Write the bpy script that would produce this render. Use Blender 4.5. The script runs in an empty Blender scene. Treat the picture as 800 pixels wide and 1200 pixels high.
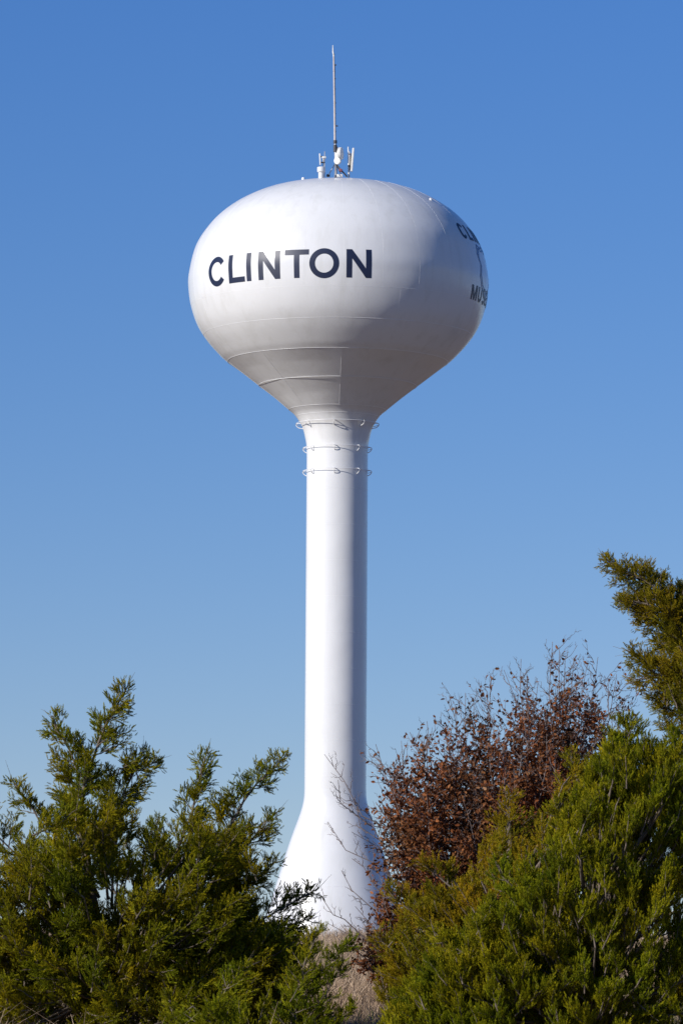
import bpy, bmesh, math, random
import numpy as np
from mathutils import Vector, Matrix

R_ = math.radians
sc = bpy.context.scene
col = sc.collection
rng = np.random.default_rng(11)
random.seed(5)

# ------------------------------------------------------------------ camera
F = 5382.0                      # focal length in pixels of the 1200 px high frame
PITCH = R_(5.7); ROLL = R_(0.34)
CAM = Vector((0, 0, 1.7))
MC = (Matrix.Rotation(math.pi/2 + PITCH, 3, 'X') @ Matrix.Rotation(ROLL, 3, 'Z'))
cd = bpy.data.cameras.new('camera')
cam = bpy.data.objects.new('camera', cd); col.objects.link(cam)
cam.matrix_world = Matrix.Translation(CAM) @ MC.to_4x4()
cd.sensor_fit = 'VERTICAL'; cd.sensor_height = 36.0; cd.lens = F/1200*36
cd.clip_start = 0.5; cd.clip_end = 12000
cd.dof.use_dof = True; cd.dof.focus_distance = 230; cd.dof.aperture_fstop = 16
sc.camera = cam

def P(px, py, d):
    v = MC @ Vector(((px-400)/F, (600-py)/F, -1.0))
    return CAM + v*(d/v.y)

# ------------------------------------------------------------------ light
SAZ, SEL = R_(55), R_(24.5)      # sun 55 deg left of the line from tower to camera
sdir = Vector((-math.sin(SAZ)*math.cos(SEL), -math.cos(SAZ)*math.cos(SEL), math.sin(SEL)))
sd = bpy.data.lights.new('sun', 'SUN'); sd.energy = 4.9; sd.angle = R_(0.53); sd.color = (1.0, 0.955, 0.89)
so = bpy.data.objects.new('sun', sd); col.objects.link(so)
so.rotation_euler = sdir.to_track_quat('Z', 'Y').to_euler()
w = bpy.data.worlds.new('World'); sc.world = w; w.use_nodes = True
nt = w.node_tree; nt.nodes.clear()
o_ = nt.nodes.new('ShaderNodeOutputWorld'); bg = nt.nodes.new('ShaderNodeBackground')
sky = nt.nodes.new('ShaderNodeTexSky'); sky.sky_type = 'NISHITA'; sky.sun_disc = False
sky.sun_elevation = SEL
sky.sun_rotation = math.atan2(sdir.x, sdir.y) % (2*math.pi)
sky.air_density = 1.0; sky.dust_density = 0.0; sky.ozone_density = 3.0; sky.altitude = 600
tc = nt.nodes.new('ShaderNodeTexCoord')
sep = nt.nodes.new('ShaderNodeSeparateXYZ'); cmb = nt.nodes.new('ShaderNodeCombineXYZ')
mz = nt.nodes.new('ShaderNodeMath'); mz.operation = 'MULTIPLY_ADD'
mz.inputs[1].default_value = 1.0; mz.inputs[2].default_value = 0.05
hs = nt.nodes.new('ShaderNodeHueSaturation'); hs.inputs['Saturation'].default_value = 1.28
gm = nt.nodes.new('ShaderNodeMix'); gm.data_type = 'RGBA'; gm.blend_type = 'MULTIPLY'; gm.inputs[0].default_value = 1.0
tr_ = nt.nodes.new('ShaderNodeValToRGB'); e_ = tr_.color_ramp.elements      # haze tint towards the horizon
e_[0].position = 0.0; e_[0].color = (0.93, 0.75, 0.77, 1); e_[1].position = 0.21; e_[1].color = (0.90, 0.80, 1.0, 1)
L = nt.links.new
L(tc.outputs['Generated'], sep.inputs[0]); L(sep.outputs[0], cmb.inputs[0]); L(sep.outputs[1], cmb.inputs[1])
L(sep.outputs[2], mz.inputs[0]); L(mz.outputs[0], cmb.inputs[2]); L(cmb.outputs[0], sky.inputs[0])
L(sep.outputs[2], tr_.inputs[0]); L(tr_.outputs[0], gm.inputs[7]); L(sky.outputs[0], hs.inputs['Color']); L(hs.outputs[0], gm.inputs[6]); L(gm.outputs[2], bg.inputs[0])
bg.inputs[1].default_value = 0.12
L(bg.outputs[0], o_.inputs[0])
sc.view_settings.view_transform = 'Standard'; sc.view_settings.look = 'None'
sc.view_settings.exposure = 0.0; sc.view_settings.gamma = 1.0
sc.cycles.max_bounces = 5; sc.cycles.diffuse_bounces = 3; sc.cycles.glossy_bounces = 3
sc.cycles.transparent_max_bounces = 4

# ------------------------------------------------------------------ materials
def new_mat(name):
    m = bpy.data.materials.new(name); m.use_nodes = True
    n = m.node_tree; b = n.nodes['Principled BSDF']
    return m, n, b, n.links.new

def noise(n, scale, detail=4, rough=0.55, coord='Object', vscale=None):
    t = n.nodes.new('ShaderNodeTexCoord'); x = n.nodes.new('ShaderNodeTexNoise')
    x.inputs['Scale'].default_value = scale; x.inputs['Detail'].default_value = detail
    x.inputs['Roughness'].default_value = rough
    if vscale:
        mp = n.nodes.new('ShaderNodeMapping'); mp.inputs['Scale'].default_value = vscale
        n.links.new(t.outputs[coord], mp.inputs[0]); n.links.new(mp.outputs[0], x.inputs[0])
    else:
        n.links.new(t.outputs[coord], x.inputs[0])
    return x

def ramp(n, src, stops):
    r = n.nodes.new('ShaderNodeValToRGB'); e = r.color_ramp.elements
    while len(e) < len(stops): e.new(0.5)
    for k, (p, c) in enumerate(stops):
        e[k].position = p; e[k].color = (*c, 1)
    n.links.new(src, r.inputs[0]); return r

def mix(n, fac, a, b, mode='MIX'):
    m = n.nodes.new('ShaderNodeMix'); m.data_type = 'RGBA'; m.blend_type = mode
    for s, v in ((0, fac), (6, a), (7, b)):
        if hasattr(v, 'links'): n.links.new(v, m.inputs[s])
        elif s == 0: m.inputs[0].default_value = v
        else: m.inputs[s].default_value = (*v, 1)
    return m.outputs[2]

def mat_plain(name, c, rough=0.5, metal=0.0, var=0.12, scale=8):
    m, n, b, l = new_mat(name)
    x = noise(n, scale)
    r = ramp(n, x.outputs[0], [(0.3, tuple(v*(1-var) for v in c)), (0.7, tuple(min(1, v*(1+var)) for v in c))])
    l(r.outputs[0], b.inputs['Base Color']); b.inputs['Roughness'].default_value = rough
    b.inputs['Metallic'].default_value = metal
    return m

def mat_tower():
    m, n, b, l = new_mat('white_tank_paint')
    streak = noise(n, 1.0, 5, 0.6, 'Object', (1.6, 1.6, 0.12))
    blotch = noise(n, 0.35, 4)
    c1 = ramp(n, streak.outputs[0], [(0.30, (0.69, 0.685, 0.67)), (0.50, (0.745, 0.742, 0.738))])
    c2 = ramp(n, blotch.outputs[0], [(0.3, (0.95, 0.95, 0.945)), (0.6, (1, 1, 1))])
    l(mix(n, 1.0, c1.outputs[0], c2.outputs[0], 'MULTIPLY'), b.inputs['Base Color'])
    b.inputs['Roughness'].default_value = 0.24
    b.inputs['Specular IOR Level'].default_value = 0.42
    bp = n.nodes.new('ShaderNodeBump'); bp.inputs['Strength'].default_value = 0.25; bp.inputs['Distance'].default_value = 0.12
    wv = noise(n, 0.45, 2, 0.5); l(wv.outputs[0], bp.inputs['Height']); l(bp.outputs[0], b.inputs['Normal'])
    return m
M_tower = mat_tower()
M_seam = mat_plain('weld_bead_paint', (0.80, 0.80, 0.80), 0.3, var=0.04)
M_rail = mat_plain('rail_paint', (0.55, 0.53, 0.50), 0.45, var=0.2)
M_navy = mat_plain('navy_letter_paint', (0.010, 0.017, 0.050), 0.45, var=0.15, scale=1.2)
M_blue = mat_plain('blue_emblem_paint', (0.03, 0.07, 0.25), 0.35)
M_galv = mat_plain('galvanised_steel', (0.42, 0.42, 0.43), 0.45, 0.4)
M_dark = mat_plain('dark_clamp_metal', (0.06, 0.06, 0.07), 0.5, 0.2)
M_rad = mat_plain('white_radome', (0.75, 0.74, 0.70), 0.4)
M_pink = mat_plain('weathered_mast', (0.50, 0.45, 0.43), 0.5, 0.1)

def mat_foliage(name, dark, mid, yellow, brown, pb=0.05):
    m, n, b, l = new_mat(name)
    at = n.nodes.new('ShaderNodeAttribute'); at.attribute_name = 'tint'
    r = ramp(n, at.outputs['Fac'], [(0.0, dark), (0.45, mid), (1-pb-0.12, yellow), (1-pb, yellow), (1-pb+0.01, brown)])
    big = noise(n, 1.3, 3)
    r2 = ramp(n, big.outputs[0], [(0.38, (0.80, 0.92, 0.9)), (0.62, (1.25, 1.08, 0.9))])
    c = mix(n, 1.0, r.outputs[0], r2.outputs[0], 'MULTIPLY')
    l(c, b.inputs['Base Color']); b.inputs['Roughness'].default_value = 0.62
    b.inputs['Specular IOR Level'].default_value = 0.08
    tr = n.nodes.new('ShaderNodeBsdfTranslucent'); l(c, tr.inputs[0])
    ms = n.nodes.new('ShaderNodeMixShader'); ms.inputs[0].default_value = 0.30
    l(b.outputs[0], ms.inputs[1]); l(tr.outputs[0], ms.inputs[2])
    l(ms.outputs[0], n.nodes['Material Output'].inputs[0])
    return m
M_cedar = mat_foliage('cedar_foliage', (0.085, 0.095, 0.006), (0.20, 0.20, 0.007), (0.37, 0.32, 0.011), (0.20, 0.13, 0.035), 0.03)
M_green = mat_foliage('fresh_cedar_foliage', (0.08, 0.10, 0.005), (0.20, 0.205, 0.007), (0.37, 0.335, 0.010), (0.17, 0.13, 0.03), 0.02)
M_gold = mat_foliage('golden_cedar_foliage', (0.12, 0.105, 0.006), (0.28, 0.225, 0.009), (0.44, 0.32, 0.014), (0.24, 0.11, 0.03), 0.10)
M_olive = mat_foliage('olive_cedar_foliage', (0.10, 0.10, 0.007), (0.22, 0.185, 0.010), (0.36, 0.275, 0.016), (0.24, 0.12, 0.03), 0.07)
M_leaf = mat_foliage('dry_brown_leaf', (0.075, 0.028, 0.012), (0.19, 0.068, 0.028), (0.33, 0.14, 0.06), (0.42, 0.24, 0.14), 0.08)
M_bark = mat_plain('grey_bark', (0.15, 0.115, 0.085), 0.8, var=0.35, scale=20)
M_twig = mat_plain('shrub_twig', (0.17, 0.13, 0.12), 0.75, var=0.3, scale=20)

# ------------------------------------------------------------------ object helpers
def tag(o, label=None, cat=None, group=None, kind=None):
    for k, v in (('label', label), ('category', cat), ('group', group), ('kind', kind)):
        if v: o[k] = v
    return o
def empty(name, loc):
    o = bpy.data.objects.new(name, None); col.objects.link(o); o.location = loc
    o.empty_display_size = 0.3; return o
def link_mesh(name, me, mat, parent=None):
    o = bpy.data.objects.new(name, me); col.objects.link(o); me.materials.append(mat)
    if parent is not None:
        o.parent = parent
        top = Vector((0, 0, 0)); p = parent
        while p is not None: top += p.location; p = p.parent
        o.location = -top           # vertices are written in world metres
    return o
def from_np(name, V, faces_n, idx, mat, parent=None, tint=None, smooth=False):
    me = bpy.data.meshes.new(name)
    nf = len(idx)//faces_n
    me.vertices.add(len(V)); me.vertices.foreach_set('co', np.ascontiguousarray(V, dtype=np.float32).ravel())
    me.loops.add(len(idx)); me.loops.foreach_set('vertex_index', np.ascontiguousarray(idx, dtype=np.int32))
    me.polygons.add(nf)
    me.polygons.foreach_set('loop_start', np.arange(0, nf*faces_n, faces_n, dtype=np.int32))
    me.update(calc_edges=True)
    if smooth: me.polygons.foreach_set('use_smooth', np.ones(nf, dtype=bool))
    if tint is not None:
        a = me.attributes.new('tint', 'FLOAT', 'FACE'); a.data.foreach_set('value', np.asarray(tint, dtype=np.float32))
    me.validate()
    return link_mesh(name, me, mat, parent)
def from_bm(name, bm, mat, parent=None, smooth=True, sharp=None):
    me = bpy.data.meshes.new(name); bmesh.ops.recalc_face_normals(bm, faces=bm.faces)
    bm.to_mesh(me); bm.free()
    if smooth:
        for p in me.polygons: p.use_smooth = True
        if sharp:
            me.set_sharp_from_angle(angle=R_(sharp))
    return link_mesh(name, me, mat, parent)

class Tubes:
    """collects tapered tubes"""
    def __init__(s): s.V = []; s.I = []; s.n = 0
    def add(s, pts, radii, k=5, caps=False):
        pts = np.asarray(pts, float); m = len(pts)
        radii = np.broadcast_to(np.asarray(radii, float), (m,))
        t = np.gradient(pts, axis=0); t /= np.linalg.norm(t, axis=1, keepdims=True)+1e-12
        ref = np.array([0.3, 0.2, 1.0]) if abs(t[:, 2]).mean() < 0.85 else np.array([1.0, 0.15, 0.1])
        u = np.cross(t, ref); u /= np.linalg.norm(u, axis=1, keepdims=True)+1e-12
        v = np.cross(t, u)
        a = np.arange(k)*2*np.pi/k
        ring = pts[:, None, :] + radii[:, None, None]*(np.cos(a)[None, :, None]*u[:, None, :] + np.sin(a)[None, :, None]*v[:, None, :])
        s.V.append(ring.reshape(-1, 3))
        i = np.arange(m-1)[:, None]*k; j = np.arange(k)[None, :]; j2 = (j+1) % k
        q = np.stack([i+j, i+j2, i+k+j2, i+k+j], axis=-1).reshape(-1)+s.n
        s.I.append(q); s.n += m*k
        if caps:
            for rr in (0, m-1):
                cidx = s.n; s.V.append(pts[rr][None, :]); s.n += 1
                base = s.n-1-m*k - (1 if rr else 0)
                rowi = base+rr*k+np.arange(k)
                s.I.append(np.stack([rowi, np.roll(rowi, -1), np.full(k, cidx), np.full(k, cidx)], axis=-1).reshape(-1))
        return s
    def build(s, name, mat, parent=None, smooth=True):
        V = np.concatenate(s.V); I = np.concatenate(s.I)
        return from_np(name, V, 4, I, mat, parent, smooth=smooth)

def lathe(profile, cx, cy, seg=96, fn=None, closed_top=False):
    """profile: list of (r,z); fn(r,z,phi)->r"""
    bm = bmesh.new(); rows = []
    for r, z in profile:
        if r < 1e-4:
            rows.append([bm.verts.new((cx, cy, z))]); continue
        row = []
        for k in range(seg):
            a = 2*math.pi*k/seg
            rr = fn(r, z, a) if fn else r
            row.append(bm.verts.new((cx+rr*math.sin(a), cy-rr*math.cos(a), z)))
        rows.append(row)
    for a, b in zip(rows, rows[1:]):
        if len(a) == 1 and len(b) == 1: continue
        for k in range(seg):
            k2 = (k+1) % seg
            if len(a) == 1: bm.faces.new((a[0], b[k2], b[k]))
            elif len(b) == 1: bm.faces.new((a[k], a[k2], b[0]))
            else: bm.faces.new((a[k], a[k2], b[k2], b[k]))
    return bm

def box_bm(bm, c, size, rot=None, bevel=0.0):
    r = bmesh.ops.create_cube(bm, size=1.0)
    vs = r['verts']
    for v in vs: v.co = Vector((v.co.x*size[0], v.co.y*size[1], v.co.z*size[2]))
    if bevel:
        es = list({e for v in vs for e in v.link_edges})
        rb = bmesh.ops.bevel(bm, geom=es, offset=bevel, segments=2, affect='EDGES', profile=0.5)
        vs = list({v for f in rb['faces'] for v in f.verts} | {v for v in vs if v.is_valid})
    m = (rot.to_4x4() if rot else Matrix.Identity(4))
    for v in vs: v.co = m @ v.co + Vector(c)
    return bm

# ------------------------------------------------------------------ ground
def hash_noise(x, y, s, seed=0):
    r = np.random.default_rng(100+seed); v = 0
    for k in range(6):
        a = r.uniform(0, 6.283); f = s*r.uniform(0.6, 1.7); p = r.uniform(0, 6.283)
        v = v + np.sin((x*np.cos(a)+y*np.sin(a))*f + p)
    return v/6
def ground_z(x, y):
    x = np.asarray(x, float); y = np.asarray(y, float)
    base = np.interp(y, [-3000, -50, 40, 53, 60, 67, 74, 80, 86, 92, 110, 180, 230, 300, 700, 3000],
                     [-6, -1, -0.2, 0.15, 0.72, 1.30, 1.80, 2.10, 2.22, 2.26, 2.35, 2.7, 2.95, 2.9, 0, -12])
    near = np.exp(-((y-78)/18)**2)*np.clip(1-np.abs(x)/400, 0, 1)
    return base - 0.35*near*np.clip(np.abs(x)/30, 0, 1) + 0.10*hash_noise(x, y, 0.6, 1)*np.clip((np.abs(y)-4)/20, 0, 1) + 0.04*hash_noise(x, y, 2.2, 2)

xs = np.unique(np.concatenate([np.linspace(-14, 14, 113), np.geomspace(14, 4000, 40), -np.geomspace(14, 4000, 40)]))
ys = np.unique(np.concatenate([np.linspace(45, 95, 160), 45-np.geomspace(0.5, 3500, 45), 95+np.geomspace(0.5, 5500, 60)]))
X, Y = np.meshgrid(xs, ys); Z = ground_z(X, Y)
V = np.stack([X, Y, Z], -1).reshape(-1, 3); nx = len(xs); ny = len(ys)
i, j = np.meshgrid(np.arange(ny-1), np.arange(nx-1), indexing='ij')
q = np.stack([i*nx+j, i*nx+j+1, (i+1)*nx+j+1, (i+1)*nx+j], -1).reshape(-1)
m, n, b, l = new_mat('prairie_ground')
a1 = noise(n, 0.02, 5, coord='Object'); a2 = noise(n, 2.5, 6, 0.7)
r1 = ramp(n, a1.outputs[0], [(0.35, (0.16, 0.10, 0.055)), (0.65, (0.22, 0.145, 0.085))])
r2 = ramp(n, a2.outputs[0], [(0.3, (0.6, 0.6, 0.6)), (0.7, (1.1, 1.05, 1.0))])
l(mix(n, 1.0, r1.outputs[0], r2.outputs[0], 'MULTIPLY'), b.inputs['Base Color']); b.inputs['Roughness'].default_value = 0.95
tag(from_np('ground', V, 4, q, m, smooth=True), kind='structure')

# dry grass: blades standing on the rise
NG = 230000
gx = rng.uniform(-13, 13, NG); gy = rng.uniform(53, 90, NG)
NW = 140000                      # thinner cover further out on both sides
gx = np.concatenate([gx, rng.normal(0, 22, NW)]); gy = np.concatenate([gy, rng.uniform(30, 110, NW)]); NG += NW
cl = hash_noise(gx, gy, 3.0, 5)+0.7*hash_noise(gx, gy, 9.0, 6)
keep = rng.uniform(-0.7, 0.7, NG) < cl+0.35
gx = gx[keep]; gy = gy[keep]; cl = cl[keep]; NG = len(gx)
gz = ground_z(gx, gy)-0.02
h = rng.gamma(6, 0.038, NG)*(1+0.5*cl)+0.06
h = np.where(gy > 74, h*0.7, h*(.85+.5*(hash_noise(gx, gy, 1.5, 8) > .15)))
az = rng.uniform(0, 2*np.pi, NG); lean = rng.uniform(0.1, 1.1, NG)
dx = np.cos(az)*lean*h+0.06*h; dy = np.sin(az)*lean*h
wd = rng.uniform(0.002, 0.006, NG); wa = rng.uniform(0, np.pi, NG)
wx = np.cos(wa)*wd; wy = np.sin(wa)*wd
base = np.stack([gx, gy, gz], 1)
mid = base+np.stack([dx*0.4, dy*0.4, h*0.6], 1); tip = base+np.stack([dx, dy, h*0.97], 1)
W = np.stack([wx, wy, 0*wx], 1)
V = np.stack([base-W, base+W, mid+W*0.9, mid-W*0.9, tip+W*0.25, tip-W*0.25], 1).reshape(-1, 3)
o6 = (np.arange(NG)*6)[:, None]
q = np.concatenate([o6+np.array([[0, 1, 2, 3]]), o6+np.array([[3, 2, 4, 5]])], 1).reshape(-1)
m, n, b, l = new_mat('dry_grass')
at = n.nodes.new('ShaderNodeAttribute'); at.attribute_name = 'tint'
r1 = ramp(n, at.outputs['Fac'], [(0.0, (0.19, 0.115, 0.065)), (0.5, (0.36, 0.25, 0.16)), (0.9, (0.55, 0.42, 0.29)), (1.0, (0.22, 0.22, 0.06))])
l(r1.outputs[0], b.inputs['Base Color']); b.inputs['Roughness'].default_value = 0.8
tag(from_np('dry_grass', V, 4, q, m, tint=np.repeat(np.clip(rng.beta(2, 2, NG)*.8+.1+.25*hash_noise(gx, gy, 2.0, 9)+np.where((hash_noise(gx, gy, 1.3, 12) > .42) & (rng.uniform(size=NG) < .6), .6, 0), 0, 1), 2)), 'dry tan prairie grass on the rise in front of the tower base', 'grass', kind='stuff')

# ------------------------------------------------------------------ water tower
TY = 260.0
TX = P(394.7, 600, TY).x
def zt(py): return P(394.7, py, TY).z
SC = 1/(F/262.0)
T = empty('water_tower', (TX, TY, float(ground_z(TX, TY))))
tag(T, 'tall white water tower with bulbous tank lettered CLINTON on a slender shaft', 'water tower')

def spline(pts, n=12):
    p = [Vector(a) for a in pts]; out = []
    p = [p[0]*2-p[1]]+p+[p[-1]*2-p[-2]]
    for k in range(1, len(p)-2):
        for s in range(n):
            t = s/n; a, b_, c, d = p[k-1:k+3]
            out.append(0.5*((2*b_)+(c-a)*t+(2*a-5*b_+4*c-d)*t*t+(3*b_-a-3*c+d)*t**3))
    out.append(p[-2]); return [(v[0], v[1]) for v in out]

tank_px = [(0, 214.6), (34, 215.6), (67, 219.6), (93, 227), (116, 237.6), (137.5, 252.2), (154, 269.2), (168, 292), (175.3, 323),
           (175.3, 342), (172, 362), (164.5, 382.5), (153, 400), (138, 416.5), (129, 424.5)]
cone_px = [(129, 424.5), (112, 437.5), (93, 452), (74, 466.5), (57.5, 480)]
neck_px = [(57.5, 480), (50.5, 486), (45, 493.5), (40.5, 502.5), (38, 512), (36.2, 522), (35.7, 534)]
shaft_px = [(35.7, 534), (35.8, 926)]
bell_px = [(35.8, 926), (36.4, 936), (38.6, 947), (42.4, 959), (49, 977), (56.3, 999), (64, 1024), (72.2, 1052), (80.5, 1082), (87.5, 1112), (89, 1122)]
def conv(pts, sp=True, n=8):
    q = spline(pts, n) if sp else pts
    return [(max(r, 0)*SC, zt(y)) for r, y in q]
tank_p = conv(tank_px, n=10); tank_p[0] = (0, tank_p[0][1])
NP = 24; PH0 = R_(2.0)
z_c0, z_c1 = zt(424.5), zt(480)
def plate_fn(flat, lo, hi, soft):
    def f(r, z, a):
        wgt = max(0, min(1, (hi-z)/soft))*max(0, min(1, (z-lo)/soft))
        d = ((a-PH0) % (2*math.pi/NP))-math.pi/NP
        return r*(1-flat*wgt*(math.cos(math.pi/NP)*-1+1-0.5*d*d)) if wgt > 0 else r
    return f
NP_C = 8
def cone_fn(r, z, a):
    s = math.pi/NP_C
    d = ((a-PH0) % (2*s))-s
    wgt = max(0, min(1, (z_c0-z)/0.6))*max(0, min(1, (z-z_c1)/0.6))
    return r*(1-0.19*wgt*(s*s-d*d)/2)
tank = from_bm('tank', lathe(list(reversed(tank_p)), TX, TY, 180), M_tower, T)
cone_prof = [(r, z) for r, z in conv(cone_px, n=10)]
cone = from_bm('tank_cone', lathe(list(reversed(cone_prof)), TX, TY, 180, cone_fn), M_tower, T, sharp=2.2)
neck = from_bm('neck', lathe(list(reversed(conv(neck_px))), TX, TY, 96), M_tower, T)
sh = conv(shaft_px, False); sh = [(sh[0][0]+(sh[1][0]-sh[0][0])*k/16, sh[0][1]+(sh[1][1]-sh[0][1])*k/16) for k in range(17)]
shaft = from_bm('shaft', lathe(list(reversed(sh)), TX, TY, 96), M_tower, T)
bell = from_bm('flared_base', lathe(list(reversed(conv(bell_px)[:-1]+[(87.5*SC, float(ground_z(TX, TY))-0.3)])), TX, TY, 96), M_tower, T)

full = tank_p+cone_prof[1:]+conv(neck_px)[1:]+sh[1:]+conv(bell_px)[1:]
FR = np.array([p[0] for p in full]); FZ = np.array([p[1] for p in full])
def rad_at(z): return float(np.interp(-z, -FZ, FR))
def on_tower(a, z, off=0.0, r=None):
    rr = (rad_at(z) if r is None else r)+off
    return np.array([TX+rr*math.sin(a), TY-rr*math.cos(a), z])
def ring(y_px, off, rt, k=6, seg=144, z=None, a0=0, a1=2*math.pi):
    z = zt(y_px) if z is None else z
    return [on_tower(a0+(a1-a0)*s/seg, z, off) for s in range(seg+1)], rt
for y_px, host in ((360, tank), (394, tank), (424.5, cone), (452.5, cone), (480.5, neck), (488.5, neck)):
    t = Tubes(); p, r = ring(y_px, 0.0, 0.006 if y_px == 360 else 0.0095); t.add(p, r, 6); t.build('weld_seam', M_seam, host)
for y_px in (575, 617, 659, 701, 743, 785, 827, 869, 911, 934):
    t = Tubes(); p, r = ring(y_px, -0.003, 0.008); t.add(p, r, 5); t.build('weld_seam', M_seam, shaft)
for y_px in (990, 1040):
    t = Tubes(); p, r = ring(y_px, -0.003, 0.008); t.add(p, r, 5); t.build('weld_seam', M_seam, bell)
def prof_line(a, y0, y1, off, nseg=30, host=None, rt=0.006):
    t = Tubes()
    msk = [(r, z) for r, z in zip(FR, FZ) if zt(y1) <= z <= zt(y0)]
    t.add([(TX+(r+off)*math.sin(a), TY-(r+off)*math.cos(a), z) for r, z in msk], rt, 5); return t
for k in range(24):                       # meridian welds of the spheroid, staggered at the girth seam
    prof_line(PH0+R_(15*k), 222, 360, -0.003).build('weld_seam', M_seam, tank)
    if k % 2: prof_line(PH0+R_(15*k+7.5), 360.5, 424, -0.004).build('weld_seam', M_seam, tank)
for k in range(8):
    prof_line(PH0+R_(45*k), 425, 480, -0.003, rt=0.009).build('weld_seam', M_seam, cone)

# painters' rails on brackets
for y_px, rr in ((497, 48.3), (525.5, 40.0), (552.5, 40.0)):
    z = zt(y_px); R1 = rr*SC
    rl = Tubes(); rl.add([on_tower(2*math.pi*s/96, z, 0, R1) for s in range(97)], 0.017, 6)
    ro = rl.build('painters_rail', M_seam, shaft if y_px > 500 else neck)
    for k in range(8):
        a = R_(-5+45*k)
        w0 = rad_at(z)
        br = Tubes()
        br.add([on_tower(a, z+0.03, -0.02), on_tower(a, z+0.04, 0, (w0+R1)/2), on_tower(a, z+0.02, 0, R1), on_tower(a, z-0.05, 0, R1+0.02),
                on_tower(a, z-0.14, 0, R1-0.03), on_tower(a, z-0.22, 0, (w0+R1)/2-0.02), on_tower(a, z-0.27, -0.02)], 0.024, 6)
        br.build('rail_bracket', M_seam, shaft if y_px > 500 else neck)

# ---- lettering painted on the tank
SL = np.concatenate([[0], np.cumsum(np.hypot(np.diff(FR), np.diff(FZ)))])
def surf(a, s, off=0.012):
    """s: arc length from the crown down the profile"""
    r = np.interp(s, SL, FR); z = np.interp(s, SL, FZ)
    r2 = np.interp(s+0.1, SL, FR); z2 = np.interp(s+0.1, SL, FZ); r1 = np.interp(s-0.1, SL, FR); z1 = np.interp(s-0.1, SL, FZ)
    tr, tz = r2-r1, z2-z1; ln = math.hypot(tr, tz); nr, nz = -tz/ln, tr/ln
    r += nr*off; z += nz*off
    return Vector((TX+r*math.sin(a), TY-r*math.cos(a), z))
def s_at(y_px): return float(np.interp(-zt(y_px), -FZ, SL))

TH = 0.205
def arcstrip(cx, cy, rx, ry, a0, a1, th, n=28, thy=None):
    thy = th if thy is None else thy
    out = []
    for k in range(n):
        q = []
        for a, o in ((a0+(a1-a0)*k/n, 0), (a0+(a1-a0)*(k+1)/n, 0), (a0+(a1-a0)*(k+1)/n, 1), (a0+(a1-a0)*k/n, 1)):
            q.append((cx+(rx-o*th)*math.cos(a), cy+(ry-o*thy)*math.sin(a)))
        out.append(q)
    return out
def glyph(ch, w):
    t = TH
    if ch == 'I': return [[(0, 0), (t, 0), (t, 1), (0, 1)]]
    if ch == 'L': return [[(0, 0), (w, 0), (w, t*.92), (t, t*.92), (t, 1), (0, 1)]]
    if ch == 'T': return [[(w/2-t/2, 0), (w/2+t/2, 0), (w/2+t/2, 1-t*.92), (w, 1-t*.92), (w, 1), (0, 1), (0, 1-t*.92), (w/2-t/2, 1-t*.92)]]
    if ch == 'N': return [[(0, 0), (t, 0), (t, 0.68), (w-t, 0), (w, 0), (w, 1), (w-t, 1), (w-t, 0.32), (t, 1), (0, 1)]]
    if ch == 'E': return [[(0, 0), (w, 0), (w, t*.9), (t, t*.9), (t, .5-t*.42), (w*.92, .5-t*.42), (w*.92, .5+t*.42), (t, .5+t*.42), (t, 1-t*.9), (w, 1-t*.9), (w, 1), (0, 1)]]
    if ch == 'M': return [[(0, 0), (t, 0), (t, .70), (w/2-t*.45, 0), (w/2+t*.45, 0), (w-t, .70), (w-t, 0), (w, 0), (w, 1), (w-t*1.3, 1), (w/2, .30), (t*1.3, 1), (0, 1)]]
    if ch == 'O': return arcstrip(w/2, .5, w/2, .53, 0, 2*math.pi, t, 40, t*.95)
    if ch == 'C': return arcstrip(w/2, .5, w/2, .53, R_(38), R_(322), t, 36, t*.95)
    if ch == 'U':
        return [[(0, w/2), (t, w/2), (t, 1), (0, 1)], [(w-t, w/2), (w, w/2), (w, 1), (w-t, 1)]]+arcstrip(w/2, w/2, w/2, w/2+.03, math.pi, 2*math.pi, t, 20)
    if ch == 'S':
        pts = []
        for k in range(33):
            u = k/32
            if u < .5: a = R_(30+ (270-30)*u*2); pts.append((w/2+(w/2-t/2)*math.cos(a), .5+.235+ (.265-t*.25)*math.sin(a)))
            else: a = R_(90-(240)*(u-.5)*2); pts.append((w/2+(w/2-t/2)*math.cos(a), .5-.235+(.265-t*.25)*math.sin(a)))
        out = []
        nrm = []
        for k in range(33):
            a = pts[max(0, k-1)]; b2 = pts[min(32, k+1)]; dx_, dy_ = b2[0]-a[0], b2[1]-a[1]; ln = math.hypot(dx_, dy_) or 1
            nrm.append((-dy_/ln*t/2, dx_/ln*t/2))
        for k in range(32):
            (x0, y0), (x1, y1) = pts[k], pts[k+1]; (n0, m0), (n1, m1) = nrm[k], nrm[k+1]
            out.append([(x0-n0, y0-m0), (x1-n1, y1-m1), (x1+n1, y1+m1), (x0+n0, y0+m0)])
        return out
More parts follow.
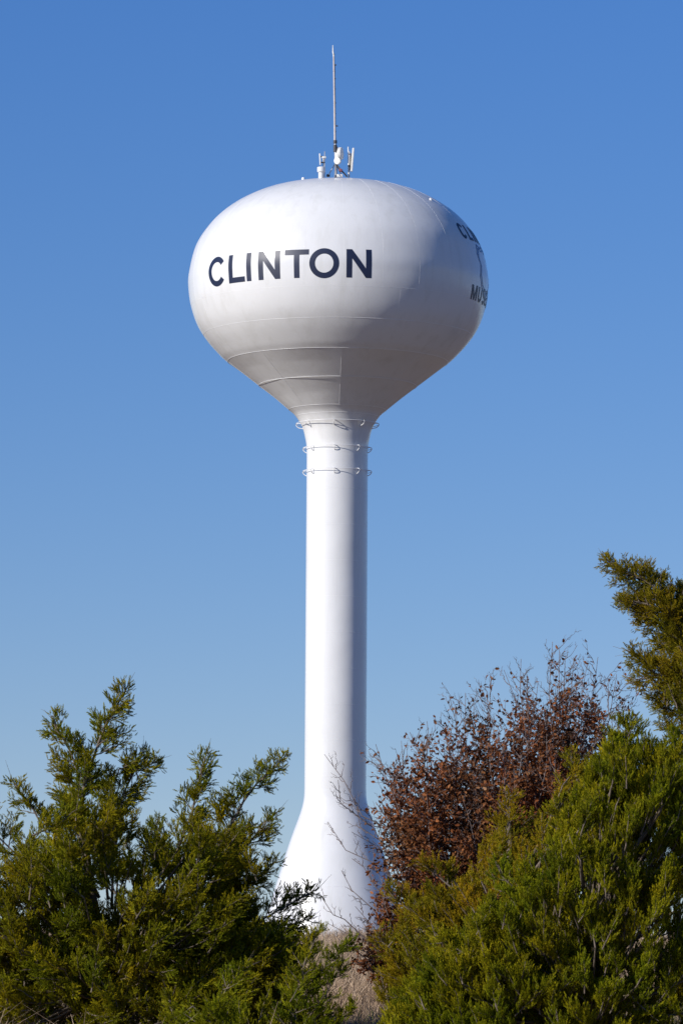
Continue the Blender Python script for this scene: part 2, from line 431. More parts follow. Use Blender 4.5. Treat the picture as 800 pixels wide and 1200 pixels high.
def decal(name, polys, mapf, mat, parent, step):
    bm = bmesh.new()
    for p in polys:
        bm.faces.new([bm.verts.new((x, y, 0)) for x, y in p])
    bmesh.ops.remove_doubles(bm, verts=bm.verts, dist=1e-5)
    xsv = [v.co.x for v in bm.verts]; ysv = [v.co.y for v in bm.verts]
    for ax, vals in ((0, xsv), (1, ysv)):
        c = min(vals)+step
        while c < max(vals):
            no = (1, 0, 0) if ax == 0 else (0, 1, 0)
            bmesh.ops.bisect_plane(bm, geom=bm.verts[:]+bm.edges[:]+bm.faces[:], plane_co=(c, c, 0), plane_no=no, dist=1e-6); c += step
    bmesh.ops.triangulate(bm, faces=bm.faces)
    for v in bm.verts: v.co = mapf(v.co.x, v.co.y)
    return from_bm(name, bm, mat, parent)

HL = (s_at(327+21.8)-s_at(294+21.8))*.97     # letter height on the surface
# front of the ring appears ~22 px above its side position
s_base = s_at(329.3+21.8)
for ch, d0, d1 in (('C', -58.1, -47.3), ('L', -45.7, -37.6), ('I', -36.7, -34.0), ('N', -31.3, -22.2), ('T', -20.3, -11.0), ('O', -10.8, 0.3), ('N', 3.0, 12.4)):
    wd_ = R_(d1-d0)*8.9/HL
    if ch == 'I': wd_ = TH
    decal('letter', glyph(ch, wd_), (lambda u, v, d0=d0: surf(R_(d0)+u*HL/8.9, s_base-v*HL)), M_navy, tank, 0.09)
# second painting further round: arched word, outlined shield, curved word
def straight_word(word, ang_c, s_b, h, mat, wfac, gap):
    ws = [{'I': TH, 'M': wfac*1.25, 'L': wfac*.82, 'E': wfac*.85, 'T': wfac*.95}.get(c, wfac) for c in word]
    x = -(sum(ws)+gap*(len(ws)-1))/2
    rr = float(np.interp(s_b-h/2, SL, FR))
    for c, w_ in zip(word, ws):
        decal('letter', glyph(c, w_), (lambda u, v, x=x: surf(ang_c+(x+u)*h/rr, s_b-v*h)), mat, tank, 0.12)
        x += w_+gap
AC = R_(79); SCN = s_at(322)
straight_word('CLINTON', AC, s_at(291), 1.02, M_navy, .72, .2)
straight_word('MUSEUM', AC, s_at(361), 0.84, M_navy, .78, .2)
def shield(k):
    pts = [(-.98, .55), (-.78, 1.02), (-.40, .90), (0, 1.05), (.40, .90), (.78, 1.02), (.98, .55), (.80, .15), (.98, -.35), (.70, -.80), (.25, -1.0), (0, -1.15),
           (-.25, -1.0), (-.70, -.80), (-.98, -.35), (-.80, .15)]
    return [(x*k*1.55, y*k*1.42) for x, y in pts]
def band(k0, k1):
    a, b2 = shield(k0), shield(k1); nn = len(a)
    return [[a[i2], a[(i2+1) % nn], b2[(i2+1) % nn], b2[i2]] for i2 in range(nn)]
mp_sh = lambda u, v: surf(AC+u/float(np.interp(SCN-v, SL, FR)), SCN-v)
decal('shield_emblem', band(1.0, 0.93)+band(0.86, 0.80), mp_sh, M_blue, tank, 0.3)

# ---- roof fittings
ztop = tank_p[0][1]
def rz(dx, dy): return ztop - (dx*dx+dy*dy)*0.018
def W(px, py, dd=0.0): p = P(px, py, TY+dd); return np.array(p)
vent = from_bm('roof_vent', lathe([(0.01, rz(.9, 0)-.1), (.16, rz(.9, 0)-.1), (.16, zt(202.5)), (.01, zt(202.5)+.01)], W(376.3, 204, -.6)[0], TY-.6, 24), M_tower, T, sharp=40)
vz = zt(203.5)
from_bm('vent_cap', lathe([(.10, vz), (.225, vz-.02), (.235, vz+.03), (.235, zt(198.6)), (.20, zt(198.0)), (.0, zt(197.6))], W(376.3, 200, -.6)[0], TY-.6, 24), M_tower, vent, sharp=40)
base = from_bm('mast_base', lathe([(.42, ztop-.12), (.42, ztop+.10), (.30, ztop+.16), (.12, ztop+.18), (0, ztop+.19)], W(394, 205)[0], TY, 24), M_tower, T, sharp=40)
# mast pole with struts
mast = Tubes(); mast.add([W(393.6, 208), W(392.9, 176), W(392.4, 160)], [.075, .07, .06], 8, True)
mo = mast.build('antenna_mast', M_galv, T)
for px, py, dd in ((384, 206.5, .1), (401, 207.5, .2), (392, 208, -1.0), (395, 208, 1.0)):
    st = Tubes(); st.add([W(392.9, 191), W(px, py, dd)], .028, 5); st.build('strut', M_galv, mo)
for y0, y1 in ((178, 170), (168, 164.5)):
    c = Tubes(); c.add([W(392.7, y0), W(392.6, y1)], .11, 8, True); c.build('clamp', M_dark, mo)
wh = Tubes(); wh.add([W(392.4, 165), W(391.9, 120), W(391.0, 66)], [.068, .062, .05], 8, True)
wo = wh.build('whip_antenna', M_pink, T)
tp = Tubes(); tp.add([W(391.0, 66), W(390.2, 61), W(389.9, 53)], [.05, .045, .02], 8, True); tp.build('antenna_tip', M_rad, wo)
ln_ = Tubes(); ln_.add([W(393.2, 160), W(392.9, 120), W(392.3, 92), W(392.2, 76)], .018, 5); ln_.build('feed_cable', M_dark, wo)
for y0, xx in ((84, 391.3), (104, 391.9), (133, 392.1), (154, 392.4), (63.5, 390.6), (92, 391.9), (120.5, 392.2), (76, 392.6), (147.5, 394.5)):
    c = Tubes(); c.add([W(xx-1.0, y0), W(xx+1.4, y0+.2)], .035, 6, True); c.build('clamp', M_dark, wo)
# dish seen edge-on, with its round back
def dish(px, py, dd, rd, yaw, tilt):
    bm = bmesh.new(); prev = None; c = Vector(W(px, py, dd))
    mrot = Matrix.Rotation(yaw, 3, 'Z') @ Matrix.Rotation(tilt, 3, 'X')
    prof = [(0, .16), (rd*.4, .13), (rd*.8, .05), (rd, 0), (rd, -.14), (rd*.97, -.16), (0, -.20)]
    rows = []
    for r, y in prof:
        if r == 0: rows.append([bm.verts.new(c+mrot @ Vector((0, y, 0)))]); continue
        rows.append([bm.verts.new(c+mrot @ Vector((r*math.cos(a), y, r*math.sin(a)))) for a in [2*math.pi*k/20 for k in range(20)]])
    for a, b2 in zip(rows, rows[1:]):
        for k in range(20):
            k2 = (k+1) % 20
            if len(a) == 1: bm.faces.new((a[0], b2[k], b2[k2]))
            elif len(b2) == 1: bm.faces.new((a[k], a[k2], b2[0]))
            else: bm.faces.new((a[k], b2[k], b2[k2], a[k2]))
    return bm
d1 = from_bm('dish_antenna', dish(397.5, 180, 0.1, .36, R_(72), 0), M_rad, T, sharp=35)
from_bm('dish_housing', box_bm(bmesh.new(), W(395.3, 183.5), (.24, .2, .42), bevel=.04), M_rad, d1, sharp=35)
d2 = from_bm('dish_antenna', dish(396, 189, -0.25, .20, R_(-20), 0), M_rad, T, sharp=35)
for px, y0, y1 in ((396.5, 176, 192),):
    t = Tubes(); t.add([W(px-1.5, 194), W(px-1.3, 172)], .03, 6, True); t.build('antenna_bracket', M_galv, d1)
cb = Tubes(); cb.add([W(394.5, 193), W(398.5, 198.5, -.1), W(403, 203, -.2), W(406.5, 207, -.1)], .045, 6, True); cb.build('cable_run', M_dark, T)
eb = from_bm('equipment_box', box_bm(bmesh.new(), W(399, 199.5, -.2), (.2, .2, .16), Matrix.Rotation(.5, 3, 'Y'), .02), mat_plain('red_brown_box', (.22, .08, .10)), T, sharp=35)
eb2 = from_bm('junction_box', box_bm(bmesh.new(), W(398, 206, -.3), (.34, .22, .16), None, .03), M_rad, T, sharp=35)
eb3 = from_bm('junction_box', box_bm(bmesh.new(), W(384.5, 205.8, -.1), (.2, .2, .14), None, .03), M_dark, T, sharp=35)
# panel antennas on the right, small pair on the left
def panel(px0, y0, px1, y1, wdt, dpt, mat, post, dd=0):
    a, b2 = Vector(W(px0, y0, dd)), Vector(W(px1, y1, dd)); d = b2-a; ln = d.length
    rot = Vector((0, 0, 1)).rotation_difference(d.normalized()).to_matrix()
    o = from_bm('panel_antenna', box_bm(bmesh.new(), (a+b2)/2, (wdt, dpt, ln), rot, min(wdt, dpt)*.3), mat, T, sharp=35)
    t = Tubes(); t.add([W(px0+post, y0+4, dd+.1), W(px1+post*.6, 208, dd+.1)], .032, 6, True); t.build('mount_post', M_galv, o)
    for f in (.25, .75):
        m_ = a.lerp(b2, f); t = Tubes(); t.add([m_, m_+Vector((post*.05, .1, 0))], .04, 6, True); t.build('clamp', M_dark, o)
    return o
panel(414.0, 173.5, 411.8, 201, .12, .26, M_rad, -4.5)
panel(411.6, 182, 409.6, 200, .13, .2, mat_plain('aged_radome', (.5, .44, .33)), -2, .25)
t = Tubes(); t.add([W(408.2, 208, .2), W(407.8, 172, .2)], .035, 6, True); t.build('whip_antenna', M_rad, T)
panel(374.6, 180, 375.2, 193.5, .08, .18, M_rad, 4.8, -.3)
t = Tubes(); t.add([W(380.2, 208, -.3), W(380.4, 177.5, -.3)], .025, 6, True); o_y = t.build('small_antenna_post', M_galv, T)
from_bm('small_dish', box_bm(bmesh.new(), W(379.6, 184.5, -.4), (.24, .16, .12), None, .03), M_rad, o_y, sharp=35)
from_bm('radio_box', box_bm(bmesh.new(), W(379.4, 188, -.4), (.14, .14, .2), None, .02), M_galv, o_y, sharp=35)
# lifting lugs near the crown
for px, py, dd in ((355.2, 209.5, -1.5), (504.3, 234.0, -3.5)):
    a = W(px, py, dd)
    lug = lathe([(.10, a[2]-.35), (.10, a[2]+.02), (.06, a[2]+.08), (0, a[2]+.09)], a[0], a[1], 14)
    from_bm('roof_lug', lug, M_seam, T, sharp=40)

# ------------------------------------------------------------------ foliage engine
def sprig_template(r, n=28, spread=0.62, wid=0.085):
    Q = []
    for k in range(n):
        t = (k+0.5)/n; b0 = np.array([0, 0, t*0.8])
        a = k*2.4+r.uniform(-.5, .5); el = r.uniform(.12, .55)*(1.15-.4*t)
        d = np.array([math.cos(a)*math.sin(el), math.sin(a)*math.sin(el), math.cos(el)])
        ln = (0.42*(1-t*0.40))*r.uniform(.75, 1.25)
        s = np.cross(d, r.normal(size=3)); s /= np.linalg.norm(s)
        Q.append([b0, b0+d*ln*.5+s*wid*.6, b0+d*ln, b0+d*ln*.5-s*wid*.6])
    return np.array(Q)       # n,4,3
def frames(D, r):
    D = D/(np.linalg.norm(D, axis=1, keepdims=True)+1e-9)
    H = r.normal(size=D.shape); U = np.cross(D, H); U /= np.linalg.norm(U, axis=1, keepdims=True)+1e-9
    return U, np.cross(D, U), D
def place(templates, pos, dirs, size, r):
    k = r.integers(0, len(templates), len(pos)); Tm = np.stack(templates)[k]
    U, Vv, D = frames(dirs, r)
    return pos[:, None, None, :]+size[:, None, None, None]*(Tm[..., 0:1]*U[:, None, None, :]+Tm[..., 1:2]*Vv[:, None, None, :]+Tm[..., 2:3]*D[:, None, None, :])

def bez(a, b_, sag, n=7, r=None, wob=0.0):
    a = np.asarray(a, float); b_ = np.asarray(b_, float)
    t = np.linspace(0, 1, n)[:, None]
    c = (a+b_)/2+np.asarray(sag, float)
    p = (1-t)**2*a+2*t*(1-t)*c+t*t*b_
    if r is not None and wob: p[1:-1] += r.normal(size=(n-2, 3))*wob
    return p

class Cedar:
    def __init__(s, name, base, seed, mat, label, cat='tree', sprig=0.125, wid=.055, up=0.45, dens=1.0, group=None):
        s.r = np.random.default_rng(seed); s.mat = mat; s.sprig = sprig; s.up = up; s.dens = dens
        s.root = empty(name, base); tag(s.root, label, cat, group)
        s.base = np.array(base, float)
        s.tm = [sprig_template(s.r, 20, wid=wid) for _ in range(8)]
        s.wood = Tubes(); s.pos = []; s.dir = []; s.size = []; s.tn = []
    def plume(s, p0, p1, w0, bare=0.0, tone=None):
        """a leafy branch: axis p0->p1, side twigs of length w0 at its root tapering to its tip"""
        r = s.r; p0 = np.asarray(p0, float); p1 = np.asarray(p1, float)
        ln = np.linalg.norm(p1-p0); ax = (p1-p0)/ln
        pts = bez(p0, p1, (0, 0, -0.06*ln), 6, r, 0.012*ln)
        s.wood.add(pts, np.linspace(0.006+0.008*ln, 0.0025, 6), 4)
        nt = max(5, int(ln/0.032)); tone = r.uniform(-.16, .16) if tone is None else tone
        for k in range(nt):
            t = bare+(1-bare)*(k+r.uniform(0, 1))/nt
            c = np.array([np.interp(t, np.linspace(0, 1, 6), pts[:, q]) for q in range(3)])
            tw = (w0*(1-t)**0.75*r.uniform(.45, 1.2)+0.03)
            h = r.normal(size=3); h -= ax*h.dot(ax); h /= np.linalg.norm(h)+1e-9
            d = ax*0.75+h*0.75+np.array([0, 0, s.up*.6]); d /= np.linalg.norm(d)
            ns = max(1, int(tw/0.0195*s.dens+r.uniform()))
            f = (np.arange(ns)+r.uniform(0, 1, ns))/ns
            q = c+d*tw*f[:, None]+r.normal(size=(ns, 3))*0.016
            dd = d*0.9+r.normal(size=(ns, 3))*0.27+np.array([0, 0, s.up*.8])
            s.pos.append(q); s.dir.append(dd); s.size.append(1.08*s.sprig*r.uniform(.6, 1.15, ns)*(1-.35*t))
            s.tn.append(np.full(ns, tone)+r.normal(size=ns)*.07)
            if tw > 0.12 and k % 2 == 0: s.wood.add([c, c+d*tw], [.004, .0015], 3)
    def limb(s, pts, w, spacing=0.16, start=0.25, sub=0.55, rad=0.03, tone=None, tiplen=.3):
        """a major leader: polyline pts in metres carrying plumes of reach w near its root"""
        r = s.r; pts = np.asarray(pts, float)
        seg = np.linalg.norm(np.diff(pts, axis=0), axis=1); L_ = np.concatenate([[0], np.cumsum(seg)]); tot = L_[-1]
        n = max(8, int(tot/.25)); tt = np.linspace(0, tot, n)
        cur = np.stack([np.interp(tt, L_, pts[:, q]) for q in range(3)], 1); cur[1:-1] += r.normal(size=(n-2, 3))*.015
        s.wood.add(cur, np.linspace(rad, .006, n), 6)
        d = start*tot; k = 0
        while d < tot*.97:
            f = (d-start*tot)/(tot*(1-start))
            c = np.array([np.interp(d, L_, pts[:, q]) for q in range(3)])
            ax = np.array([np.interp(min(d+.1, tot), L_, pts[:, q])-np.interp(max(d-.1, 0), L_, pts[:, q]) for q in range(3)]); ax /= np.linalg.norm(ax)
            h = r.normal(size=3)*np.array([1, .8, .6]); h -= ax*h.dot(ax); h /= np.linalg.norm(h)+1e-9
            ln = w*(1-f)**.8*r.uniform(.6, 1.3)+.09
            dr = ax*.55+h*.9+np.array([0, 0, .22]); dr /= np.linalg.norm(dr)
            s.plume(c, c+dr*ln, ln*.38, .10, tone)
            d += .78*spacing*r.uniform(.6, 1.3)*(1-.5*f); k += 1
        s.plume(cur[-3], cur[-1], .09, 0, tone)
        ax = cur[-1]-cur[-3]; ax /= np.linalg.norm(ax)
        for q in range(3): s.wood.add([cur[-1]-ax*.1*q, cur[-1]-ax*.1*q+ax*.16+r.normal(size=3)*.05], [.004, .0015], 3)
    def body(s, samples, dist, thick, w_len, ctr, n_in=0.35, tone=None):
        """samples: iterable of (px,py) inside the outline; half of them sit on the near shell"""
        r = s.r
        xs_ = [q[0] for q in samples]; uc = (min(xs_)+max(xs_))/2; hw = (max(xs_)-min(xs_))/2+20
        for px, py in samples:
            u = min(1, abs(px-uc)/hw); sh_ = thick*math.sqrt(max(.06, 1-u*u))
            kk = r.uniform()
            off = -sh_*r.uniform(.75, 1.05) if kk < .5 else (sh_*r.uniform(.3, 1.0) if kk > .5+n_in else r.uniform(-.6, .5)*sh_)
            tip = np.array(P(px, py, dist+off))
            c = np.array(P(ctr[0], min(ctr[1], py+160), dist))
            o = tip-c; o /= np.linalg.norm(o)+1e-9
            dr = o*.8+np.array([0, 0, .2+.5*s.up])+r.normal(size=3)*.36; dr /= np.linalg.norm(dr)
            ln = w_len*r.uniform(.6, 1.25)
            s.plume(tip-dr*ln, tip, ln*.36, .05, tone)
            if r.uniform() < .25:
                a = tip-dr*ln; s.wood.add(bez(c+(a-c)*.35, a, (0, 0, -.12), 5), [.022, .018, .015, .012, .009], 4)
    def trunk(s, pts, r0, r1):
        s.tr = Tubes().add(np.asarray(pts, float), np.linspace(r0, r1, len(pts)), 9)
    def finish(s):
        r = s.r
        pos = np.concatenate(s.pos); dr = np.concatenate(s.dir); sz = np.concatenate(s.size); tn = np.concatenate(s.tn)
        Q = place(s.tm, pos, dr, sz, r); nq = Q.shape[0]*Q.shape[1]
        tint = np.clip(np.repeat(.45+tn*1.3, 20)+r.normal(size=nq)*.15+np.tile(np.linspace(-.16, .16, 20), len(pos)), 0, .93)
        br = r.uniform(size=nq) < .03; tint[br] = 1.0
        s.tr.build('trunk', M_bark, s.root)
        s.wood.build('branches', M_bark, s.root)
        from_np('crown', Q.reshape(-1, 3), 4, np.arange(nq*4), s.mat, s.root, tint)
        print(s.root.name, 'sprigs', len(pos)); open('/tmp/cnt','a').write(f'{len(pos)} ')

def fill(outline_top, y_bottom, n, r, x0=None, x1=None, bias=1.0, top_pad=14):
    xs_ = [q[0] for q in outline_top]; ysv_ = [q[1] for q in outline_top]
    out = []; x0 = xs_[0] if x0 is None else x0; x1 = xs_[-1] if x1 is None else x1
    while len(out) < n:
        x = r.uniform(x0, x1); yt = np.interp(x, xs_, ysv_)+top_pad; y = yt+(y_bottom-yt)*r.uniform()**bias
        if y_bottom > yt: out.append((x, y))
    return out
def G(px, d):     # ground point below pixel column px at distance d
    p = P(px, 1150, d); return (p.x, d, float(ground_z(p.x, d))-.05)
def PL(d, *pts): return [np.array(P(x, y, d+(z[0] if z else 0))) for x, y, *z in pts]

# ---- A: big cedar on the left
D0 = 60
A = Cedar('cedar_tree', G(130, D0), 21, M_cedar, 'broad dark green cedar with several ragged tips, filling the left side of the photo', dens=1.0, up=.22)
g = np.array(A.base)
A.trunk([g, P(128, 1180, D0), P(112, 1080, D0), P(98, 980, D0), P(97, 950, D0)], .12, .03)
A.limb(PL(D0, (98, 1000), (95, 935), (112, 880), (128, 840), (152, 799)), .62, .12, .05, rad=.035)
A.limb(PL(D0, (98, 960), (92, 915), (82, 880), (60, 838)), .42, .13, .3, rad=.022)
A.limb(PL(D0+.2, (120, 1040), (132, 960), (150, 920), (168, 880)), .45, .12, .15, rad=.028)
A.limb(PL(D0+.2, (190, 1060), (215, 980), (232, 930), (244, 876)), .50, .12, .1, rad=.028)
A.limb(PL(D0, (215, 1080), (262, 980), (290, 930), (336, 884)), .55, .11, .1, rad=.03)
A.limb(PL(D0, (100, 1040), (60, 985), (40, 950), (14, 912)), .42, .13, .1, rad=.022)
A.limb(PL(D0+.3, (95, 1060), (40, 1020), (0, 985), (-30, 950)), .6, .13, .1, rad=.022)
A.limb(PL(D0+.1, (120, 960), (140, 900), (165, 905), (186, 890)), .3, .12, .4, rad=.015)
A.limb(PL(D0, (240, 1050), (285, 1000), (300, 975), (322, 955)), .42, .12, .2, rad=.02)
A.limb(PL(D0, (220, 1090), (280, 1040), (305, 1025), (324, 1008)), .42, .12, .2, rad=.02)
A.limb(PL(D0+.5, (200, 1130), (290, 1090), (335, 1060), (374, 1040)), .55, .12, .25, rad=.02)
A.limb(PL(D0+.4, (220, 1150), (300, 1110), (340, 1085), (366, 1075)), .50, .12, .25, rad=.02)
topA = [(-60, 985), (0, 972), (40, 950), (75, 895), (105, 872), (130, 880), (150, 925), (175, 920), (205, 955), (235, 925), (265, 950), (300, 945), (316, 985), (318, 1030), (345, 1075), (365, 1085)]
A.body(fill(topA, 1230, 430, A.r, bias=.9), D0, 1.7, .62, (130, 1160))
A.body(fill(topA, 1200, 210, A.r, bias=.9), D0, .7, .7, (130, 1160))
A.body([(A.r.uniform(150, 310), A.r.uniform(1085, 1190)) for _ in range(110)], D0-.3, .9, .6, (200, 1230))
A.finish()

# ---- B: low cedar in front, bottom centre-left
D1 = 56
Bt = Cedar('cedar_tree', G(300, D1), 22, M_green, 'low bright green young cedar in front of the left cedar, beside the dry grass')
Bt.trunk([Bt.base, P(300, 1235, D1), P(298, 1215, D1)], .06, .02)
Bt.limb(PL(D1, (270, 1230), (250, 1190), (262, 1160), (288, 1130)), .26, .11, .1, rad=.012)
Bt.limb(PL(D1, (330, 1240), (345, 1190), (355, 1140), (372, 1088)), .34, .11, .1, rad=.014)
Bt.limb(PL(D1, (350, 1180), (375, 1140), (390, 1122), (412, 1102)), .16, .10, .1, rad=.008)
Bt.limb(PL(D1, (350, 1240), (372, 1190), (385, 1160), (402, 1125)), .22, .12, .1, rad=.012)
Bt.limb(PL(D1, (345, 1250), (380, 1215), (400, 1195), (415, 1180)), .22, .12, .1, rad=.012)
Bt.limb(PL(D1, (230, 1240), (215, 1210), (205, 1190), (198, 1165)), .26, .12, .1, rad=.012)
topB = [(180, 1180), (230, 1165), (270, 1150), (300, 1150), (330, 1120), (365, 1110), (395, 1160), (410, 1195)]
Bt.body(fill(topB, 1260, 110, Bt.r), D1, .8, .42, (300, 1230))
Bt.finish()

# ---- C: big fresh-green cedar, lower right
D2 = 54
C_ = Cedar('cedar_tree', G(690, D2), 23, M_green, 'large dense bright green cedar with soft upright sprays, filling the lower right corner', sprig=.13, up=.85, dens=1.1)
C_.trunk([C_.base, P(700, 1200, D2), P(715, 1050, D2), P(728, 900, D2)], .16, .04)
C_.limb(PL(D2, (725, 1000), (730, 920), (734, 880), (735, 842)), .62, .10, .05, rad=.03)
C_.limb(PL(D2, (740, 1000), (770, 930), (785, 890), (796, 862)), .45, .12, .1, rad=.02)
C_.limb(PL(D2, (700, 1040), (670, 990), (660, 965), (650, 940)), .4, .12, .1, rad=.02)
C_.limb(PL(D2, (660, 1100), (610, 1060), (595, 1035), (580, 1008)), .4, .12, .1, rad=.02)
C_.limb(PL(D2, (640, 1150), (560, 1130), (530, 1110), (508, 1092)), .4, .12, .1, rad=.02)
C_.limb(PL(D2, (620, 1220), (520, 1200), (490, 1185), (462, 1165)), .4, .12, .1, rad=.02)
topC = [(445, 1185), (475, 1130), (510, 1095), (550, 1060), (590, 1010), (630, 980), (665, 945), (688, 885), (715, 842), (735, 838), (765, 850), (785, 880), (860, 880)]
C_.body(fill(topC, 1240, 620, C_.r, bias=1.1), D2, 1.6, .56, (690, 1190))
C_.body([q for q in fill([(655, 950), (680, 900), (702, 862), (735, 842), (765, 850), (800, 885)], 960, 120, C_.r)], D2, .6, .42, (725, 1100))
C_.body(fill(topC, 1220, 120, C_.r, bias=.9), D2, .7, .6, (690, 1190))
C_.finish()

# ---- D: golden cedar behind C
D3 = 58.5
Dt = Cedar('cedar_tree', G(600, D3), 24, M_gold, 'golden olive cedar behind the bright green cedar, in front of the brown shrub', dens=1.0, sprig=.11)
Dt.trunk([Dt.base, P(602, 1180, D3), P(598, 1060, D3), P(596, 960, D3)], .11, .03)
Dt.limb(PL(D3, (597, 1040), (597, 990), (596, 960), (597, 930)), .42, .10, .05, rad=.02)
Dt.limb(PL(D3, (640, 1010), (680, 930), (672, 905), (668, 878)), .5, .11, .05, rad=.02)
Dt.limb(PL(D3, (560, 1060), (530, 1040), (505, 1020), (492, 1010)), .45, .11, .05, rad=.02)
Dt.limb(PL(D3, (540, 1110), (500, 1080), (470, 1060), (452, 1040)), .42, .11, .05, rad=.02)
Dt.limb(PL(D3, (520, 1150), (480, 1130), (455, 1112), (440, 1092)), .40, .11, .05, rad=.02)
topD = [(440, 1112), (465, 1060), (492, 1022), (540, 1020), (570, 975), (597, 945), (625, 950), (645, 905), (670, 882), (710, 875), (740, 900)]
Dt.body(fill(topD, 1180, 300, Dt.r, bias=1.2), D3, 1.1, .5, (600, 1180))
Dt.finish()

# ---- E: tall cedar leaning in from the right
D4 = 57
E_ = Cedar('cedar_tree', G(905, D4), 25, M_olive, 'tall olive and rust cedar leaning into the photo at the upper right edge', dens=1.15, sprig=.105, up=.3)
E_.trunk([E_.base, P(900, 1100, D4), P(880, 950, D4), P(850, 820, D4), P(820, 740, D4)], .17, .05)
E_.limb(PL(D4, (860, 800), (800, 730), (755, 690), (706, 652)), .62, .085, .05, rad=.03)
E_.limb(PL(D4, (850, 790), (800, 745), (770, 730), (728, 705)), .5, .09, .1, rad=.022)
E_.limb(PL(D4, (860, 830), (810, 790), (770, 778), (733, 762)), .6, .09, .1, rad=.02)
E_.limb(PL(D4, (870, 880), (830, 845), (800, 835), (768, 828)), .5, .10, .1, rad=.02)
E_.limb(PL(D4, (850, 780), (830, 720), (812, 700), (792, 690)), .5, .10, .1, rad=.02)
E_.limb(PL(D4-.2, (820, 770), (785, 720), (765, 710), (724, 704)), .42, .07, .1, rad=.015)
E_.limb(PL(D4-.2, (830, 790), (800, 795), (775, 790), (742, 796)), .40, .07, .1, rad=.015)
E_.limb(PL(D4+.2, (840, 830), (800, 805), (782, 820), (762, 818)), .40, .08, .1, rad=.015)
E_.limb(PL(D4+.2, (850, 900), (820, 870), (800, 860), (775, 850)), .40, .08, .1, rad=.015)
E_.limb(PL(D4-.2, (800, 740), (770, 690), (745, 675), (722, 664)), .35, .07, .1, rad=.012)
E_.limb(PL(D4, (870, 880), (870, 780), (880, 700), (890, 600)), .8, .12, .1, rad=.04)
topE = [(720, 672), (745, 700), (770, 705), (800, 715), (840, 690), (880, 640), (930, 680), (980, 800)]
botE = [(735, 712), (760, 760), (800, 860)]
def e_edge(y): return np.interp(y, [660, 690, 722, 735, 752, 770, 790, 812, 835, 850, 890], [735, 752, 758, 790, 795, 795, 770, 772, 800, 790, 776])
sm = [q for q in fill(topE, 890, 420, E_.r) if q[0] > e_edge(q[1])]
E_.body(sm, D4, .8, .36, (900, 1000))
E_.finish()

# ---- F: brown-leaved shrub
D5 = 64
S = empty('brown_shrub', G(600, D5)); tag(S, 'half bare shrub with rust brown leaves, between tower base and right cedars', 'shrub')
r = np.random.default_rng(31)
stem = Tubes(); twigs = Tubes(); lp = []; ld = []; ls = []
sb = np.array(S.location)
def leaf_at(p, d, n=1):
    for _ in range(n):
        q = r.normal(size=3); q += np.asarray(d)*.7+np.array([0, 0, -.2])
        lp.append(p+r.normal(size=3)*.012); ld.append(q); ls.append(r.uniform(.045, .08))
def grow(p0, p1, rad, depth, leafy):
    """p0->p1 shoot, side shoots get shorter toward the tip"""
    ln = np.linalg.norm(p1-p0); n = 8
    pts = bez(p0, p1, np.array([r.normal()*.05, r.normal()*.05, -.05])*ln, n, r, .008*ln+(.003 if leafy > .2 else .02*ln+.004))
    (stem if depth == 0 else twigs).add(pts, np.linspace(rad, max(.0016, rad*.22), n), 5 if depth == 0 else 3)
    ax = (p1-p0)/ln
    if depth < 2:
        k = int(ln/(.095 if depth == 0 else .085)*(1 if leafy > .2 else .7))
        for q in range(k):
            t = (.14 if depth == 0 else .12)+.82*(q+r.uniform())/k
            c = np.array([np.interp(t, np.linspace(0, 1, n), pts[:, a]) for a in range(3)])
            h = r.normal(size=3); h -= ax*h.dot(ax); h /= np.linalg.norm(h)
            l2 = (ln*.30*(1-t*.72) if depth == 0 else ln*.45*(1-t*.6))*r.uniform(.6, 1.3)+.05
            l2 = min(l2, .75)*(1 if leafy > .2 else .7)
            d = ax*.8+h*.72+np.array([0, 0, .12]); d /= np.linalg.norm(d)
            grow(c, c+d*l2, max(.002, rad*(.42 if depth == 0 else .6)), depth+1, leafy*(1 if t < .8 else .35))
    if depth >= 1 or True:
        m = int(ln/.022*leafy*(1.0 if depth else .25))
        for _ in range(m):
            t = r.uniform(.1, .97)
            if depth == 0 and t > .75: continue
            c = np.array([np.interp(t, np.linspace(0, 1, n), pts[:, a]) for a in range(3)])
            leaf_at(c, ax)
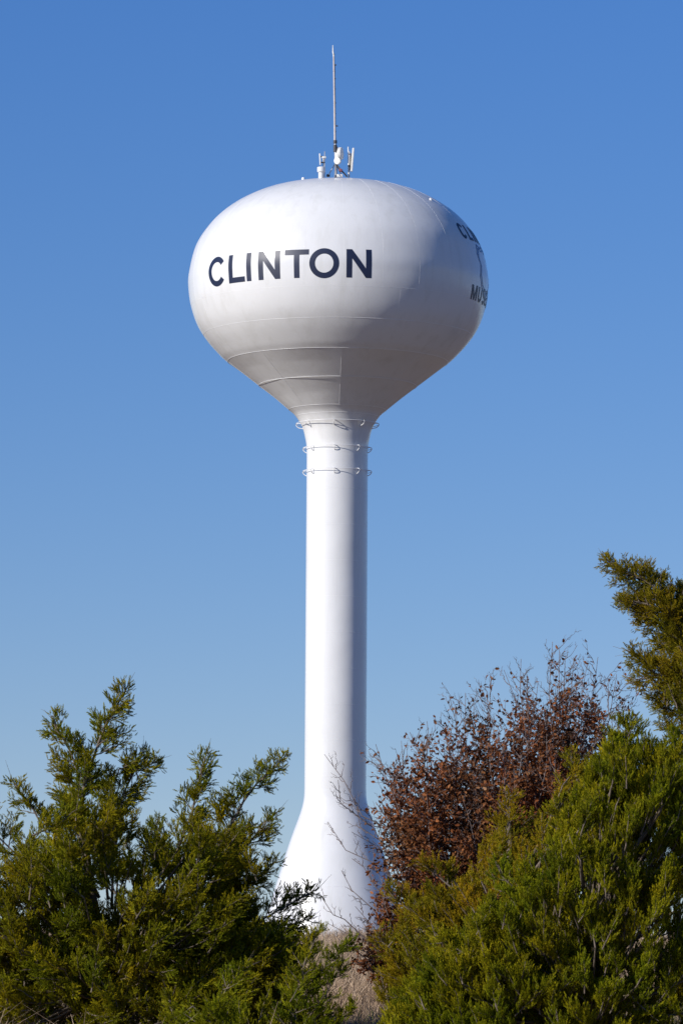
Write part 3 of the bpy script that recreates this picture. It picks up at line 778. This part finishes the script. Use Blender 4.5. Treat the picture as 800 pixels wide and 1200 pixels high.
tips = [(647, 752, .4, .35), (662, 768, -.3, .45), (700, 770, .6, .45), (722, 790, .3, .5), (735, 815, 0, .5), (575, 792, -.5, .4), (526, 815, .3, .5), (545, 812, .8, .35), (617, 790, -.8, .5),
        (600, 830, .9, .9), (640, 830, -.6, .8), (680, 835, .2, .9), (480, 858, -.4, .7), (440, 872, .4, .35), (466, 885, .7, .9), (500, 860, -.9, .9), (450, 905, -.2, .7), (380, 884, .2, .06), (396, 914, -.5, .06),
        (440, 940, .8, .9), (384, 963, 0, .04), (436, 985, -.7, .9), (412, 1006, .3, .08), (440, 1015, .7, .9), (374, 1047, -.2, .05), (400, 1020, .2, .08), (560, 850, .5, 1.0), (530, 880, 1.0, 1.0), (590, 870, -1.1, 1.0),
        (384, 1082, .1, .12), (416, 1062, -.4, .3), (425, 1080, .3, .9), (620, 880, 1.2, 1.0), (500, 930, -1.2, 1.0), (470, 960, 1.2, 1.0), (540, 930, -1.4, 1.0), (650, 890, -1.2, 1.0),
        (405, 1100, -.6, .9), (415, 1120, -.2, 1.0), (430, 1135, -.6, .9), (470, 1020, -1.2, 1.0), (500, 980, .4, 1.0), (560, 960, .2, 1.0), (600, 930, .2, 1.0), (450, 1060, .8, 1.0), (520, 1000, -1, 1.0),
        (670, 850, 1.0, .9), (700, 860, -.5, .9), (570, 900, 1.3, 1.0), (490, 905, .9, 1.0), (520, 850, .1, .8), (630, 800, .8, .55), (590, 785, .2, .15), (655, 758, .1, .15), (688, 775, .9, .15), (610, 772, -.5, .15), (560, 815, .6, .15), (500, 845, -.2, .15), (470, 868, .9, .12), (672, 770, .2, .15), (712, 795, -.3, .15),
        (440, 885, .1, .15), (416, 935, .5, .15), (412, 975, -.3, .18), (408, 1108, -.3, 1.0), (425, 1096, .1, 1.0), (440, 1120, -.5, 1.0), (455, 1090, -.2, 1.0), (445, 1040, -.4, 1.0), (560, 1000, -1, 1.0), (600, 960, -.8, 1.0), (640, 860, -1, 1.0)]
for px, py, dd, lf in tips:
    tip = np.array(P(px, py, D5+dd))
    if py > 1010: b0 = np.array(P(500+r.uniform(-20, 25), 1140+r.uniform(0, 30), D5+dd*.3))
    elif px < 520: b0 = np.array(P(545+r.uniform(-30, 30), 1090+r.uniform(-10, 60), D5+dd*.3))
    else: b0 = np.array(P(600+(px-600)*.35+r.uniform(-15, 15), 1100+r.uniform(-20, 40), D5+dd*.3))
    stem.add(bez(sb+r.normal(size=3)*np.array([.15, .15, 0]), b0, (r.normal()*.1, 0, -.1), 5), [.032, .028, .024, .021, .018], 5)
    grow(b0, tip, .017, 0, lf)
stem.build('stems', M_twig, S); twigs.build('twigs', M_twig, S)
lp = np.array(lp); ld = np.array(ld); ls = np.array(ls)
def leaf_template(r):
    f = r.uniform(.15, .5); c = r.uniform(-.25, .25)
    # two half blades folded along the midrib, curled
    a = [0, 0, 0]; t = [0, c, 1]; m1 = [.27, f*.4, .35]; m2 = [.22, f*.4+c*.5, .72]; n1 = [-.27, f*.4, .35]; n2 = [-.22, f*.4+c*.5, .72]
    return np.array([[a, m1, m2, t], [a, t, n2, n1]], float)
TL = [leaf_template(r) for _ in range(10)]
Q = place(TL, lp, ld, ls, r)
nq = Q.shape[0]*2
from_np('leaves', Q.reshape(-1, 3), 4, np.arange(nq*4), M_leaf, S, np.clip(np.repeat(r.beta(2, 2.2, len(lp)), 2), 0, 1))
print('leaves', len(lp))
